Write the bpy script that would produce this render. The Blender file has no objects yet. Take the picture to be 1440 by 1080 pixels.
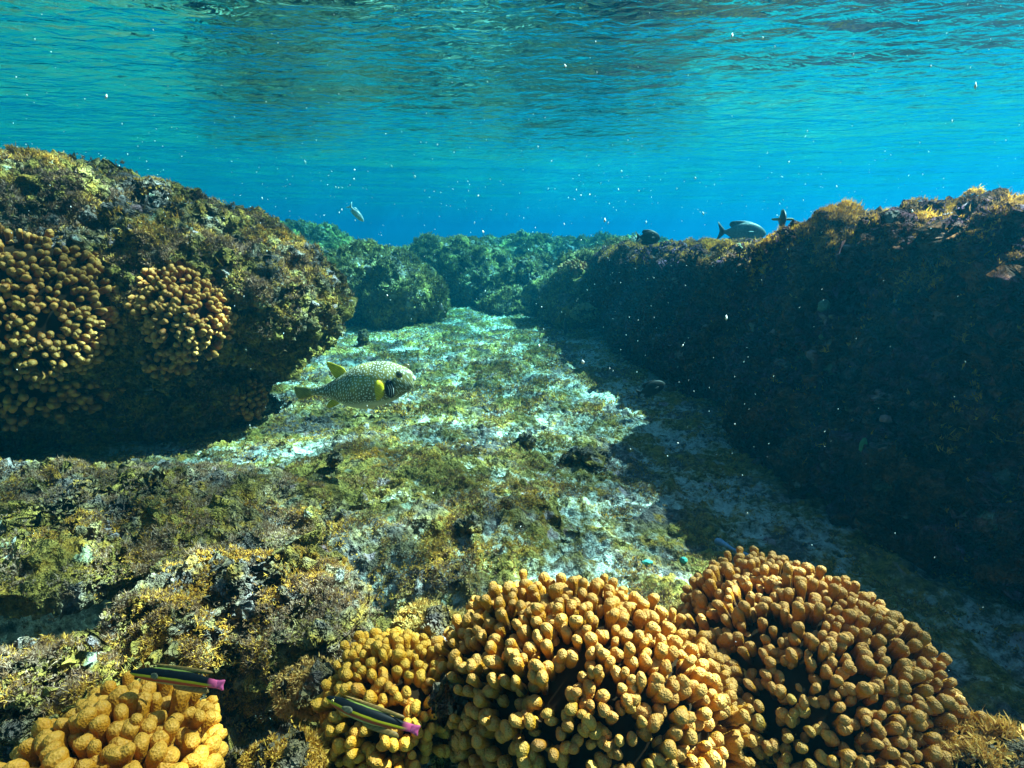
import bpy, bmesh, math, random
import numpy as np
from mathutils import Vector, Matrix, Euler
from mathutils.bvhtree import BVHTree

random.seed(7)
rng = np.random.default_rng(11)
SC = bpy.context.scene
COL = SC.collection
R = math.radians

# ------------------------------------------------------------------ camera, sky, sun, exposure
CAM_Z, PITCH, F = 1.0, 15.0, 786.0 / 1440.0          # focal length as a fraction of the frame width
cam_d = bpy.data.cameras.new('camera')
cam_d.sensor_width = 36.0
cam_d.lens = 36.0 * F
cam_d.clip_start = 0.02
cam_d.clip_end = 400
cam = bpy.data.objects.new('camera', cam_d)
COL.objects.link(cam)
cam.location = (0, 0, CAM_Z)
cam.rotation_euler = (R(90 - PITCH), 0, 0)
SC.camera = cam

SUN_AZ, SUN_EL = 68.0, 50.0                            # azimuth to the right of the view, elevation
sun_dir = Vector((math.sin(R(SUN_AZ)) * math.cos(R(SUN_EL)), math.cos(R(SUN_AZ)) * math.cos(R(SUN_EL)), math.sin(R(SUN_EL))))
world = bpy.data.worlds.new('World')
SC.world = world
world.use_nodes = True
wn = world.node_tree
sky = wn.nodes.new('ShaderNodeTexSky')
sky.sky_type = 'NISHITA'
sky.sun_disc = False
sky.sun_elevation = R(SUN_EL)
sky.sun_rotation = R(SUN_AZ)
wn.links.new(sky.outputs[0], wn.nodes['Background'].inputs[0])
wn.nodes['Background'].inputs[1].default_value = 0.05
sd = bpy.data.lights.new('sun', 'SUN')
sd.energy = 5.0
sd.angle = R(0.5)
sd.color = (1.0, 0.86, 0.79)
sun = bpy.data.objects.new('sun', sd)
COL.objects.link(sun)
sun.rotation_euler = sun_dir.to_track_quat('Z', 'Y').to_euler()

SC.view_settings.view_transform = 'Standard'
SC.view_settings.look = 'None'
SC.view_settings.gamma = 1.0
SC.view_settings.exposure = 2.1
SC.render.engine = 'CYCLES'
cy = SC.cycles
cy.use_denoising = True
cy.max_bounces = 6
cy.diffuse_bounces = 2
cy.glossy_bounces = 2
cy.transmission_bounces = 2
cy.volume_bounces = 1
cy.transparent_max_bounces = 8
cy.caustics_reflective = False
cy.caustics_refractive = False
cy.sample_clamp_indirect = 4.0

# ------------------------------------------------------------------ noise
_perm = rng.permutation(256).astype(np.int32)
_perm = np.concatenate([_perm, _perm, _perm])
_g = rng.normal(size=(256, 3)).astype(np.float32)
_g /= np.linalg.norm(_g, axis=1)[:, None]

def noise3(p):
    p = np.asarray(p, np.float32)
    i = np.floor(p).astype(np.int32)
    f = p - i
    i &= 255
    u = f * f * f * (f * (f * 6 - 15) + 10)
    out = 0
    for dx in (0, 1):
        wx = u[:, 0] if dx else 1 - u[:, 0]
        for dy in (0, 1):
            wy = u[:, 1] if dy else 1 - u[:, 1]
            for dz in (0, 1):
                wz = u[:, 2] if dz else 1 - u[:, 2]
                h = _perm[_perm[_perm[(i[:, 0] + dx) & 255] + ((i[:, 1] + dy) & 255)] + ((i[:, 2] + dz) & 255)]
                g = _g[h]
                out = out + wx * wy * wz * (g[:, 0] * (f[:, 0] - dx) + g[:, 1] * (f[:, 1] - dy) + g[:, 2] * (f[:, 2] - dz))
    return out * 1.5

def fbm(p, freq, octv=4, gain=0.5, ridged=False, off=0.0):
    p = np.asarray(p, np.float32)
    a, s, r = 1.0, 0.0, 0.0
    for k in range(octv):
        n = noise3(p * freq + off + 17.3 * k)
        if ridged:
            n = 1 - 2 * np.abs(n)
        r = r + a * n
        s += a
        a *= gain
        freq *= 2.03
    return r / s

# ------------------------------------------------------------------ object helpers
def tag(o, label=None, cat=None, group=None, kind=None):
    if label: o['label'] = label
    if cat: o['category'] = cat
    if group: o['group'] = group
    if kind: o['kind'] = kind
    return o

def link(name, me, mat=None, parent=None):
    o = bpy.data.objects.new(name, me)
    COL.objects.link(o)
    if mat and not me.materials:
        me.materials.append(mat)
    if parent:
        o.parent = parent
    return o

def empty(name, loc, rot=(0, 0, 0)):
    o = bpy.data.objects.new(name, None)
    o.empty_display_size = 0.05
    COL.objects.link(o)
    o.location = loc
    o.rotation_euler = rot
    return o

def set_vec(me, an, data):
    a = me.attributes.new(an, 'FLOAT_VECTOR', 'POINT')
    a.data.foreach_set('vector', np.asarray(data, np.float32).ravel())

def mesh_np(name, v, faces, smooth=True, attrs=None):
    """v (n,3); faces (m,3) or (m,4)"""
    me = bpy.data.meshes.new(name)
    v = np.asarray(v, np.float32)
    faces = np.asarray(faces, np.int32)
    m, k = faces.shape
    me.vertices.add(len(v))
    me.vertices.foreach_set('co', v.ravel())
    me.loops.add(m * k)
    me.loops.foreach_set('vertex_index', faces.ravel())
    me.polygons.add(m)
    me.polygons.foreach_set('loop_start', np.arange(0, m * k, k, dtype=np.int32))
    me.polygons.foreach_set('loop_total', np.full(m, k, np.int32))
    if smooth:
        me.polygons.foreach_set('use_smooth', np.ones(m, bool))
    for an, (typ, data) in (attrs or {}).items():
        a = me.attributes.new(an, typ, 'POINT')
        a.data.foreach_set('color' if typ == 'FLOAT_COLOR' else 'value', np.asarray(data, np.float32).ravel())
    me.update()
    me.validate()
    return me

def grid_faces(nu, nv, wrap=False):
    a = np.arange(nu * nv).reshape(nu, nv)
    if wrap:
        a = np.concatenate([a, a[:, :1]], 1)
    return np.stack([a[:-1, :-1], a[1:, :-1], a[1:, 1:], a[:-1, 1:]], -1).reshape(-1, 4)

def vnormals(v, f):
    n = np.zeros_like(v)
    fn = np.cross(v[f[:, 2]] - v[f[:, 0]], v[f[:, -1]] - v[f[:, 1]])
    for k in range(f.shape[1]):
        for c in range(3):
            n[:, c] += np.bincount(f[:, k], fn[:, c], len(v))
    return n / (np.linalg.norm(n, axis=1)[:, None] + 1e-12)

def ray(px, py):
    """direction through a point of the 1440x1080 photograph (used to find where things stand)"""
    x = (px - 720) / 786; u = (540 - py) / 786
    c, s = math.cos(R(PITCH)), math.sin(R(PITCH))
    return Vector((x, c + u * s, -s + u * c))

def at(px, py, t):
    return Vector((0, 0, CAM_Z)) + ray(px, py) * t

# ------------------------------------------------------------------ materials
def mat_new(name):
    m = bpy.data.materials.new(name)
    m.use_nodes = True
    nt = m.node_tree
    b = nt.nodes['Principled BSDF']
    return m, nt, b

def N(nt, t, **kw):
    n = nt.nodes.new(t)
    for k, v in kw.items():
        if k.startswith('i_'):
            key = k[2:]
            key = int(key) if key.isdigit() else key.replace('_', ' ')
            n.inputs[key].default_value = v
        else:
            setattr(n, k, v)
    return n

def ramp(nt, src, stops, interp='LINEAR'):
    r = nt.nodes.new('ShaderNodeValToRGB')
    r.color_ramp.interpolation = interp
    el = r.color_ramp.elements
    while len(el) < len(stops):
        el.new(0.5)
    for e, (p, c) in zip(el, stops):
        e.position = p
        e.color = (*c, 1) if len(c) == 3 else c
    nt.links.new(src, r.inputs[0])
    return r.outputs[0]

def mix(nt, fac, a, b, blend='MIX'):
    m = nt.nodes.new('ShaderNodeMix')
    m.data_type = 'RGBA'
    m.blend_type = blend
    for s, x in ((0, fac), (6, a), (7, b)):
        if isinstance(x, (int, float)):
            m.inputs[s].default_value = x if s == 0 else (x, x, x, 1)
        elif isinstance(x, tuple):
            m.inputs[s].default_value = (*x, 1) if len(x) == 3 else x
        else:
            nt.links.new(x, m.inputs[s])
    return m.outputs[2]

def math_(nt, op, a, b=0.0, c=None, clamp=False):
    m = nt.nodes.new('ShaderNodeMath')
    m.operation = op
    m.use_clamp = clamp
    for i, x in enumerate((a, b, c)):
        if x is None: continue
        if isinstance(x, (int, float)): m.inputs[i].default_value = x
        else: nt.links.new(x, m.inputs[i])
    return m.outputs[0]

def tnoise(nt, vec, scale, detail=4.0, rough=0.55, dist=0.0, out=0):
    n = N(nt, 'ShaderNodeTexNoise', i_Scale=scale, i_Detail=detail, i_Roughness=rough, i_Distortion=dist)
    nt.links.new(vec, n.inputs['Vector'])
    return n.outputs[out]

def rock_mat(name, sand=False, dark=1.0, warm=1.0, scale=1.0, disp=0.02):
    """reef rock crusted with coralline algae, turf stains and, in the hollows, sand"""
    m, nt, b = mat_new(name)
    tc = N(nt, 'ShaderNodeTexCoord').outputs['Object']
    n1 = tnoise(nt, tc, 3.2 * scale, 6, 0.62, 0.4)
    n2 = tnoise(nt, tc, 11 * scale, 5, 0.65, 0.3)
    n3 = tnoise(nt, tc, 34 * scale, 4, 0.7)
    n4 = tnoise(nt, tc, 110 * scale, 3, 0.7)
    base = ramp(nt, n3, [(0.30, (0.035, 0.026, 0.026)), (0.48, (0.11, 0.085, 0.075)), (0.60, (0.21, 0.17, 0.155)), (0.75, (0.36, 0.31, 0.30))])
    olive = ramp(nt, n3, [(0.32, (0.060, 0.045, 0.012)), (0.5, (0.20 * warm, 0.145, 0.030)), (0.68, (0.42 * warm, 0.29, 0.06))])
    c = mix(nt, ramp(nt, n1, [(0.42, (0, 0, 0)), (0.54, (1, 1, 1))]), base, olive)
    gold = ramp(nt, n4, [(0.3, (0.18, 0.09, 0.012)), (0.7, (0.52, 0.29, 0.04))])
    c = mix(nt, ramp(nt, n2, [(0.55, (0, 0, 0)), (0.64, (.85, .85, .85))]), c, gold)
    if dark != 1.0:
        c = mix(nt, 1.0, c, (dark * 1.35, dark * 0.78, dark * 1.6), 'MULTIPLY')  # ledge shade put into the rock colour, with a purple algae tint
    # coralline patches, pink and lilac, and a few pale green ones
    v = N(nt, 'ShaderNodeTexVoronoi', i_Scale=16 * scale)
    wv = mix(nt, 0.12, tc, tnoise(nt, tc, 9 * scale, 3, 0.6, 0, 1), 'ADD')
    nt.links.new(wv, v.inputs['Vector'])
    vc = N(nt, 'ShaderNodeSeparateColor'); nt.links.new(v.outputs['Color'], vc.inputs[0])
    pk = math_(nt, 'MULTIPLY', math_(nt, 'GREATER_THAN', vc.outputs[0], 0.86), ramp(nt, v.outputs['Distance'], [(0.30, (1, 1, 1)), (0.48, (0, 0, 0))]))
    c = mix(nt, math_(nt, 'MULTIPLY', pk, 0.75), c, ramp(nt, vc.outputs[1], [(0.0, (0.33, 0.17, 0.19)), (0.5, (0.40, 0.33, 0.36)), (1.0, (0.25, 0.33, 0.20))]))
    if sand:
        at_ = N(nt, 'ShaderNodeAttribute', attribute_name='sand').outputs['Fac']
        sn = math_(nt, 'ADD', at_, math_(nt, 'MULTIPLY', math_(nt, 'SUBTRACT', n3, 0.5), 1.1))
        sc = ramp(nt, n4, [(0.25, (0.34, 0.36, 0.32)), (0.5, (0.52, 0.56, 0.50)), (0.8, (0.70, 0.75, 0.68))])
        c = mix(nt, ramp(nt, sn, [(0.42, (0, 0, 0)), (0.70, (0.92, 0.92, 0.92))]), c, sc)
    nt.links.new(c, b.inputs['Base Color'])
    b.inputs['Roughness'].default_value = 0.92
    b.inputs['Specular IOR Level'].default_value = 0.15
    # relief
    v2 = N(nt, 'ShaderNodeTexVoronoi', i_Scale=26 * scale, feature='SMOOTH_F1', i_Smoothness=0.4)
    nt.links.new(wv, v2.inputs['Vector'])
    v3 = N(nt, 'ShaderNodeTexVoronoi', i_Scale=9.5 * scale, feature='SMOOTH_F1', i_Smoothness=0.25)
    nt.links.new(mix(nt, 0.10, tc, tnoise(nt, tc, 14 * scale, 3, 0.6, 0, 1), 'ADD'), v3.inputs['Vector'])
    h = math_(nt, 'ADD', math_(nt, 'ADD', math_(nt, 'MULTIPLY', v2.outputs['Distance'], -0.7), math_(nt, 'MULTIPLY', v3.outputs['Distance'], -1.3)), math_(nt, 'ADD', math_(nt, 'MULTIPLY', n3, 0.9), math_(nt, 'MULTIPLY', n2, 0.8)))
    bp = N(nt, 'ShaderNodeBump', i_Strength=0.9, i_Distance=0.012)
    nt.links.new(math_(nt, 'ADD', n4, math_(nt, 'MULTIPLY', n3, 0.7)), bp.inputs['Height'])
    nt.links.new(bp.outputs[0], b.inputs['Normal'])
    dp = N(nt, 'ShaderNodeDisplacement', i_Midlevel=0.1, i_Scale=disp * 1.6)
    nt.links.new(h, dp.inputs['Height'])
    nt.links.new(dp.outputs[0], nt.nodes['Material Output'].inputs['Displacement'])
    m.displacement_method = 'BOTH'
    return m

def tint_mat(name, rough=0.8, sss=0.0, transl=0.25):
    m, nt, b = mat_new(name)
    a = N(nt, 'ShaderNodeAttribute', attribute_name='tint')
    nt.links.new(a.outputs['Color'], b.inputs['Base Color'])
    b.inputs['Roughness'].default_value = rough
    b.inputs['Specular IOR Level'].default_value = 0.2
    if transl:
        t = N(nt, 'ShaderNodeBsdfTranslucent')
        nt.links.new(a.outputs['Color'], t.inputs[0])
        ms = N(nt, 'ShaderNodeMixShader', i_0=transl)
        nt.links.new(b.outputs[0], ms.inputs[1]); nt.links.new(t.outputs[0], ms.inputs[2])
        nt.links.new(ms.outputs[0], nt.nodes['Material Output'].inputs[0])
    return m

def coral_mat(name, stem, mid, tip):
    m, nt, b = mat_new(name)
    tc = N(nt, 'ShaderNodeAttribute', attribute_name='pc').outputs['Vector']
    a = N(nt, 'ShaderNodeAttribute', attribute_name='tip').outputs['Fac']
    oi = N(nt, 'ShaderNodeObjectInfo').outputs['Random']
    n = tnoise(nt, tc, 0.9, 4, 0.6)
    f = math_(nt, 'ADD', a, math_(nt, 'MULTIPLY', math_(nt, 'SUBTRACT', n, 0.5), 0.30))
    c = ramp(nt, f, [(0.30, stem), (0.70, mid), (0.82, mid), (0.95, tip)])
    v = N(nt, 'ShaderNodeTexVoronoi', i_Scale=3.6)
    nt.links.new(tc, v.inputs['Vector'])
    c = mix(nt, 0.45, c, ramp(nt, v.outputs['Distance'], [(0.1, (0.55, 0.50, 0.45)), (0.5, (1, 1, 1))]), 'MULTIPLY')
    hs = N(nt, 'ShaderNodeHueSaturation', i_Saturation=1.0)
    nt.links.new(c, hs.inputs['Color'])
    nt.links.new(math_(nt, 'ADD', 0.486, math_(nt, 'MULTIPLY', oi, 0.020)), hs.inputs['Hue'])
    nt.links.new(math_(nt, 'ADD', 0.75, math_(nt, 'MULTIPLY', math_(nt, 'FRACT', math_(nt, 'MULTIPLY', oi, 7.31)), 0.5)), hs.inputs['Value'])
    nt.links.new(hs.outputs[0], b.inputs['Base Color'])
    b.inputs['Roughness'].default_value = 0.62
    b.inputs['Specular IOR Level'].default_value = 0.3
    b.inputs['Subsurface Weight'].default_value = 0.0
    bp = N(nt, 'ShaderNodeBump', i_Strength=0.8, i_Distance=0.0016)
    nt.links.new(math_(nt, 'MULTIPLY', v.outputs['Distance'], -1.0), bp.inputs['Height'])
    nt.links.new(bp.outputs[0], b.inputs['Normal'])
    return m

M_seabed = rock_mat('seabed_crust', sand=True, disp=0.017)
M_rock = rock_mat('reef_rock_crust', warm=1.05, disp=0.034)
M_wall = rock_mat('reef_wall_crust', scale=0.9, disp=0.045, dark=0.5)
M_far = rock_mat('far_reef_crust', scale=0.6, disp=0.03)
M_turf = tint_mat('turf_algae_blades')
M_glow = tint_mat('thin_golden_turf_blades', transl=0.5)
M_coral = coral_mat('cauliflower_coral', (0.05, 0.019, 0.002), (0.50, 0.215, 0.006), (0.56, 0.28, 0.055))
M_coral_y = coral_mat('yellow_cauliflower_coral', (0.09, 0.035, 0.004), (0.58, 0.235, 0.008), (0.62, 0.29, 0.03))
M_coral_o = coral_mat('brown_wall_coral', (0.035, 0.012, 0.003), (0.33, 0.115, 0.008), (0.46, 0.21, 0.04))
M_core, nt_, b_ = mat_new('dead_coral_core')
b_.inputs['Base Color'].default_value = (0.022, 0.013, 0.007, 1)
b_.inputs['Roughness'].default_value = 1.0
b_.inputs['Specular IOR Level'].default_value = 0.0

# ------------------------------------------------------------------ turf algae (stuff, a part of the rock it grows on)
PAL = np.array([(0.34, 0.25, 0.045), (0.46, 0.29, 0.045), (0.22, 0.17, 0.05), (0.10, 0.07, 0.045), (0.30, 0.30, 0.11), (0.22, 0.19, 0.17), (0.42, 0.38, 0.26)])

def turf(name, v, f, n, parent=None, hmin=0.008, hmax=0.02, width=0.0016, blades=5, pal=None, weight=None, up=0.55, seed=1, mat=None, spread=0.8, label=None, patch=5.0):
    """tufts of thin curved blades spread over a surface by area; weight(points, normals) thins them out"""
    r = np.random.default_rng(seed)
    tri = f if f.shape[1] == 3 else np.concatenate([f[:, [0, 1, 2]], f[:, [0, 2, 3]]])
    a, b, c = v[tri[:, 0]], v[tri[:, 1]], v[tri[:, 2]]
    fn = np.cross(b - a, c - a)
    ar = np.linalg.norm(fn, axis=1)
    nn = fn / (ar[:, None] + 1e-12)
    cen = (a + b + c) / 3
    w = ar.copy() * np.clip(0.15 + 1.6 * fbm(cen, patch, 3, off=seed * 1.7), 0.02, 1.5)
    if weight is not None:
        w *= weight(cen, nn)
    w /= w.sum()
    idx = r.choice(len(tri), n, p=w)
    u = r.random((n, 2)); s = np.sqrt(u[:, 0])
    p = (1 - s)[:, None] * a[idx] + (s * (1 - u[:, 1]))[:, None] * b[idx] + (s * u[:, 1])[:, None] * c[idx]
    nr = nn[idx]
    pal = PAL if pal is None else pal
    sel = fbm(p, 3.1, 3, off=5.0 + seed) * 0.9 + fbm(p, 14, 2, off=9.0) * 0.55 + r.normal(0, 0.16, n)
    q = np.clip((sel * 0.5 + 0.5), 0, 0.999)
    ci = (q * len(pal)).astype(int)
    col = pal[ci] * np.array([1.42, 1.06, 0.90]) * r.uniform(0.85, 1.15, (n, 1))
    hh = r.uniform(hmin, hmax, n) * (0.7 + 0.8 * np.clip(fbm(p, 7, 2, off=3.0) + 0.4, 0, 1.3))
    P = np.repeat(p, blades, 0); NR = np.repeat(nr, blades, 0); H = np.repeat(hh, blades) * r.uniform(0.5, 1.15, n * blades)
    C = np.repeat(col, blades, 0) * r.uniform(0.9, 1.1, (n * blades, 1))
    D = NR * (1 - up) + np.array([0, 0, up]) + r.normal(0, spread * 0.55, (n * blades, 3))
    D /= np.linalg.norm(D, axis=1)[:, None]
    S = np.cross(D, r.normal(size=D.shape)); S /= np.linalg.norm(S, axis=1)[:, None]
    W = (width * r.uniform(0.7, 1.5, n * blades))[:, None]
    P = P + r.normal(0, 1, P.shape) * (H * 0.22)[:, None] - NR * 0.003
    B = r.normal(0, 0.35, D.shape)
    mid = P + (D + B * 0.3) * (H * 0.55)[:, None]
    top = P + (D + B) * H[:, None]
    V = np.stack([P - S * W, P + S * W, mid + S * W * 0.9, mid - S * W * 0.9, top], 1).reshape(-1, 3)
    k = np.arange(n * blades)[:, None] * 5
    F3 = np.concatenate([k + [0, 1, 2], k + [0, 2, 3], k + [3, 2, 4]], 0)
    CC = np.repeat(C, 5, 0).reshape(-1, 5, 3)
    CC[:, 0:2] *= 0.75
    cc = np.concatenate([np.clip(CC.reshape(-1, 3), 0, 0.8), np.ones((len(V), 1))], 1)
    me = mesh_np(name, V, F3, smooth=False, attrs={'tint': ('FLOAT_COLOR', cc)})
    o = link(name, me, mat or M_turf, parent)
    o['kind'] = 'stuff'
    if label: o['label'] = label
    return o

# ------------------------------------------------------------------ seabed
def seabed_h(x, y):
    p = np.stack([x, y, np.zeros_like(x)], 1)
    near = 1 / (1 + np.exp((y - 2.15 + 0.25 * np.sin(x * 3)) * 7))          # rubble plateau in the near left
    left = 1 / (1 + np.exp((x - 0.28) * 7))
    z = 0.10 * near * left
    z += 0.05 * fbm(p, 1.1, 3, off=2.0)
    rough = 0.35 + 0.65 / (1 + np.exp((x - 0.55) * 6))                      # smoother sand under the right wall
    d = 0.055 * fbm(p, 3.6, 4, 0.6, off=8.0) + 0.035 * (fbm(p, 9.0, 3, 0.6, ridged=True, off=4.0) - 0.35)
    d2 = 0.016 * fbm(p, 32.0, 2, 0.6, off=14.0)
    fine = np.clip(1.4 - y / 9, 0.25, 1)
    z += (d + d2 * fine) * rough * np.clip(1 - (y - 9) / 8, 0.3, 1)
    # hollows between the foreground ledges
    def pit(cx, cy, rx, ry, ang, dep):
        c, s = math.cos(ang), math.sin(ang)
        u = ((x - cx) * c + (y - cy) * s) / rx; v = (-(x - cx) * s + (y - cy) * c) / ry
        return -dep * np.exp(-(u * u + v * v) ** 1.5)
    hol = pit(-0.98, 1.16, 0.62, 0.28, 0.22, 0.48) + pit(-0.42, 0.80, 0.34, 0.13, 1.0, 0.30) + pit(-0.36, 1.30, 0.12, 0.06, 0.3, 0.10)
    z += hol
    drop = 1 / (1 + np.exp(-(y - 10.5) * 1.2))
    z -= 0.9 * drop
    z -= 0.5 / (1 + np.exp((x + 5.5) * 1.5)) 
    sand = 0.51 - 5.0 * (d / 0.9) * 1.6 - 0.12 * left * near + 0.05 * (1 - rough) / 0.65 + np.clip(-hol * 2.2, 0, 0.25) + 0.42 * fbm(p, 2.3, 3, off=31.0) - 0.06
    return z, np.clip(sand, 0, 1)

ys = np.concatenate([np.arange(-1.6, 0.35, 0.04), np.arange(0.35, 3.2, 0.0075), 3.2 * np.exp(np.linspace(0, math.log(70 / 3.2), 420))[1:]])
xh = np.concatenate([np.arange(0, 1.5, 0.0085), 1.5 * np.exp(np.linspace(0, math.log(60 / 1.5), 190))[1:]])
xs = np.concatenate([-xh[::-1], xh[1:]])
X, Y = np.meshgrid(xs, ys, indexing='ij')
gx, gy = X.ravel(), Y.ravel()
gz, sandv = seabed_h(gx, gy)
SV = np.stack([gx, gy, gz], 1).astype(np.float32)
# horizontal push so small lumps overhang a little
SV[:, 0] += 0.018 * noise3(SV * 9 + 3.1) * (gy < 6)
SV[:, 1] -= 0.018 * noise3(SV * 9 + 7.7) * (gy < 6)
SF = grid_faces(len(xs), len(ys))
sea = link('seabed', mesh_np('seabed', SV, SF, attrs={'sand': ('FLOAT', sandv)}), M_seabed)
tag(sea, 'uneven seabed of pale sand and algae covered rubble', 'seabed', kind='structure')

def seabed_w(c, n):
    z, s = seabed_h(c[:, 0].astype(np.float64), c[:, 1].astype(np.float64))
    w = np.clip(1.15 - s * 1.5, 0.03, 1) ** 1.3
    d = np.linalg.norm(c - np.array([0, 0, CAM_Z]), axis=1)
    w *= 1 / np.clip(d, 0.8, 9) ** 1.7
    w *= (c[:, 1] > 0.3) & (c[:, 1] < 8.5) & (c[:, 0] < 1.9) & (np.abs(c[:, 0]) < 0.5 + c[:, 1])
    w *= np.where(c[:, 0] > 0.62, 0.55, 1)
    return w
PAL_BED = np.array([(0.42, 0.38, 0.28), (0.56, 0.38, 0.06), (0.44, 0.33, 0.07), (0.15, 0.10, 0.06), (0.34, 0.28, 0.09), (0.50, 0.43, 0.18), (0.26, 0.21, 0.19)])
def bed_turf(name, zmin, zmax, n, label, **kw):
    keep = (SV[SF[:, 0], 1] >= zmin) & (SV[SF[:, 0], 1] < zmax) & (np.abs(SV[SF[:, 0], 0]) < 9)
    o = turf(name, SV, SF[keep], n, None, weight=seabed_w, pal=PAL_BED, label=label, **kw)
    o['category'] = 'algae'
    return o
bed_turf('turf_algae', 0.3, 3.0, 80000, 'short golden and olive algae turf on the near rubble seabed', hmin=0.003, hmax=0.009, width=0.0009, blades=6, seed=3)
bed_turf('turf_algae', 3.0, 8.5, 26000, 'greenish algae turf on the far channel floor between the reefs', hmin=0.007, hmax=0.018, width=0.0025, blades=5, seed=4)

# ------------------------------------------------------------------ rocks: star-shaped hulls of blended ellipsoids, then noise
_ico = {}
def ico(sub):
    if sub not in _ico:
        bm = bmesh.new()
        bmesh.ops.create_icosphere(bm, subdivisions=sub, radius=1)
        v = np.array([x.co for x in bm.verts], np.float32)
        f = np.array([[q.index for q in p.verts] for p in bm.faces], np.int32)
        bm.free()
        _ico[sub] = (v / np.linalg.norm(v, axis=1)[:, None], f)
    return _ico[sub]

def rock_hull(center, prims, sub, rmax, k=0.12, big=0.10, bigf=1.6, midf=5.0, mid=0.045, finef=16.0, fine=0.016, seed=0.0, stretch=(1, 1, 1)):
    d0, f = ico(sub)
    c = np.array(center)
    d = d0 * np.array(stretch)
    d = d / np.linalg.norm(d, axis=1)[:, None]
    def sdf(p):
        r = None
        for (pc, pr) in prims:
            q = np.linalg.norm((p - np.array(pc)) / np.array(pr), axis=1)
            s = (q - 1) * min(pr)
            if r is None: r = s
            else:
                h = np.clip(0.5 + 0.5 * (r - s) / k, 0, 1)
                r = r * (1 - h) + s * h - k * h * (1 - h)
        return r
    T = np.linspace(0.02, rmax, 70)
    last = np.full(len(d), T[0]); 
    prev = sdf(c + d * T[0])
    for i in range(1, len(T)):
        cur = sdf(c + d * T[i])
        cross = (prev < 0) & (cur >= 0)
        t = T[i - 1] + (T[i] - T[i - 1]) * (-prev) / (cur - prev + 1e-9)
        last = np.where(cross, t, last)
        prev = cur
    v = (c + d * last[:, None]).astype(np.float32)
    n = vnormals(v, f)
    v = v + n * (big * fbm(v, bigf, 3, off=seed))[:, None]
    n = vnormals(v, f)
    v = v + n * (mid * 0.9 * (fbm(v, midf * 0.45, 3, 0.6, ridged=True, off=seed + 13) - 0.3))[:, None]
    n = vnormals(v, f)
    v = v + n * (mid * (fbm(v, midf, 4, 0.6, off=seed + 5) + 0.6 * (fbm(v, midf * 0.8, 3, 0.6, ridged=True, off=seed + 9) - 0.3)))[:, None]
    n = vnormals(v, f)
    v = v + n * (fine * fbm(v, finef, 3, 0.65, off=seed + 2))[:, None]
    return v.astype(np.float32), f

BVH = {}
def add_rock(name, label, cat, v, f, mat, turf_n=0, group=None, base=None, turf_kw=None):
    o = link(name, mesh_np(name, v, f), mat)
    tag(o, label, cat, group)
    BVH[o.name] = BVHTree.FromPolygons(v.tolist(), f.tolist())
    if turf_n:
        turf('turf_algae', v, f, turf_n, o, **(turf_kw or {}))
    return o

cam_p = np.array([0, 0, CAM_Z])
def facing(c, n, topw=1.0, under=0.06):
    vis = ((cam_p - c) * n).sum(1) > -0.15 * np.linalg.norm(cam_p - c, axis=1)
    upw = np.clip(n[:, 2] * 0.8 + 0.45, under, 1) * topw
    return vis * upw

# the big boulder on the left
v, f = rock_hull((-2.15, 3.05, 0.68), [((-2.5, 3.15, 0.78), (1.25, 0.95, 0.60)), ((-1.45, 3.15, 0.72), (0.56, 0.62, 0.40)), ((-2.25, 3.0, 0.25), (0.90, 0.48, 0.50)), ((-2.9, 2.75, 0.70), (0.8, 0.7, 0.55)), ((-3.3, 3.4, 0.6), (1.2, 1.1, 0.8))],
                 8, 3.2, k=0.15, big=0.11, mid=0.11, fine=0.035, seed=3.0, stretch=(1.15, 1, 0.75))
v = v + np.array([-0.12, 0.0, -0.075], np.float32)
def w_left(c, n):
    return facing(c, n) * (c[:, 0] > -3.6)
left_rock = add_rock('reef_boulder', 'large overhanging boulder on the left crusted in brown and golden algae', 'rock', v, f, M_rock, 46000,
         turf_kw=dict(hmin=0.008, hmax=0.018, width=0.0018, blades=6, weight=w_left, seed=21,
                      pal=np.array([(0.26, 0.20, 0.05), (0.50, 0.33, 0.06), (0.36, 0.27, 0.06), (0.17, 0.12, 0.06), (0.11, 0.075, 0.055), (0.24, 0.19, 0.15), (0.48, 0.36, 0.10)])))

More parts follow.
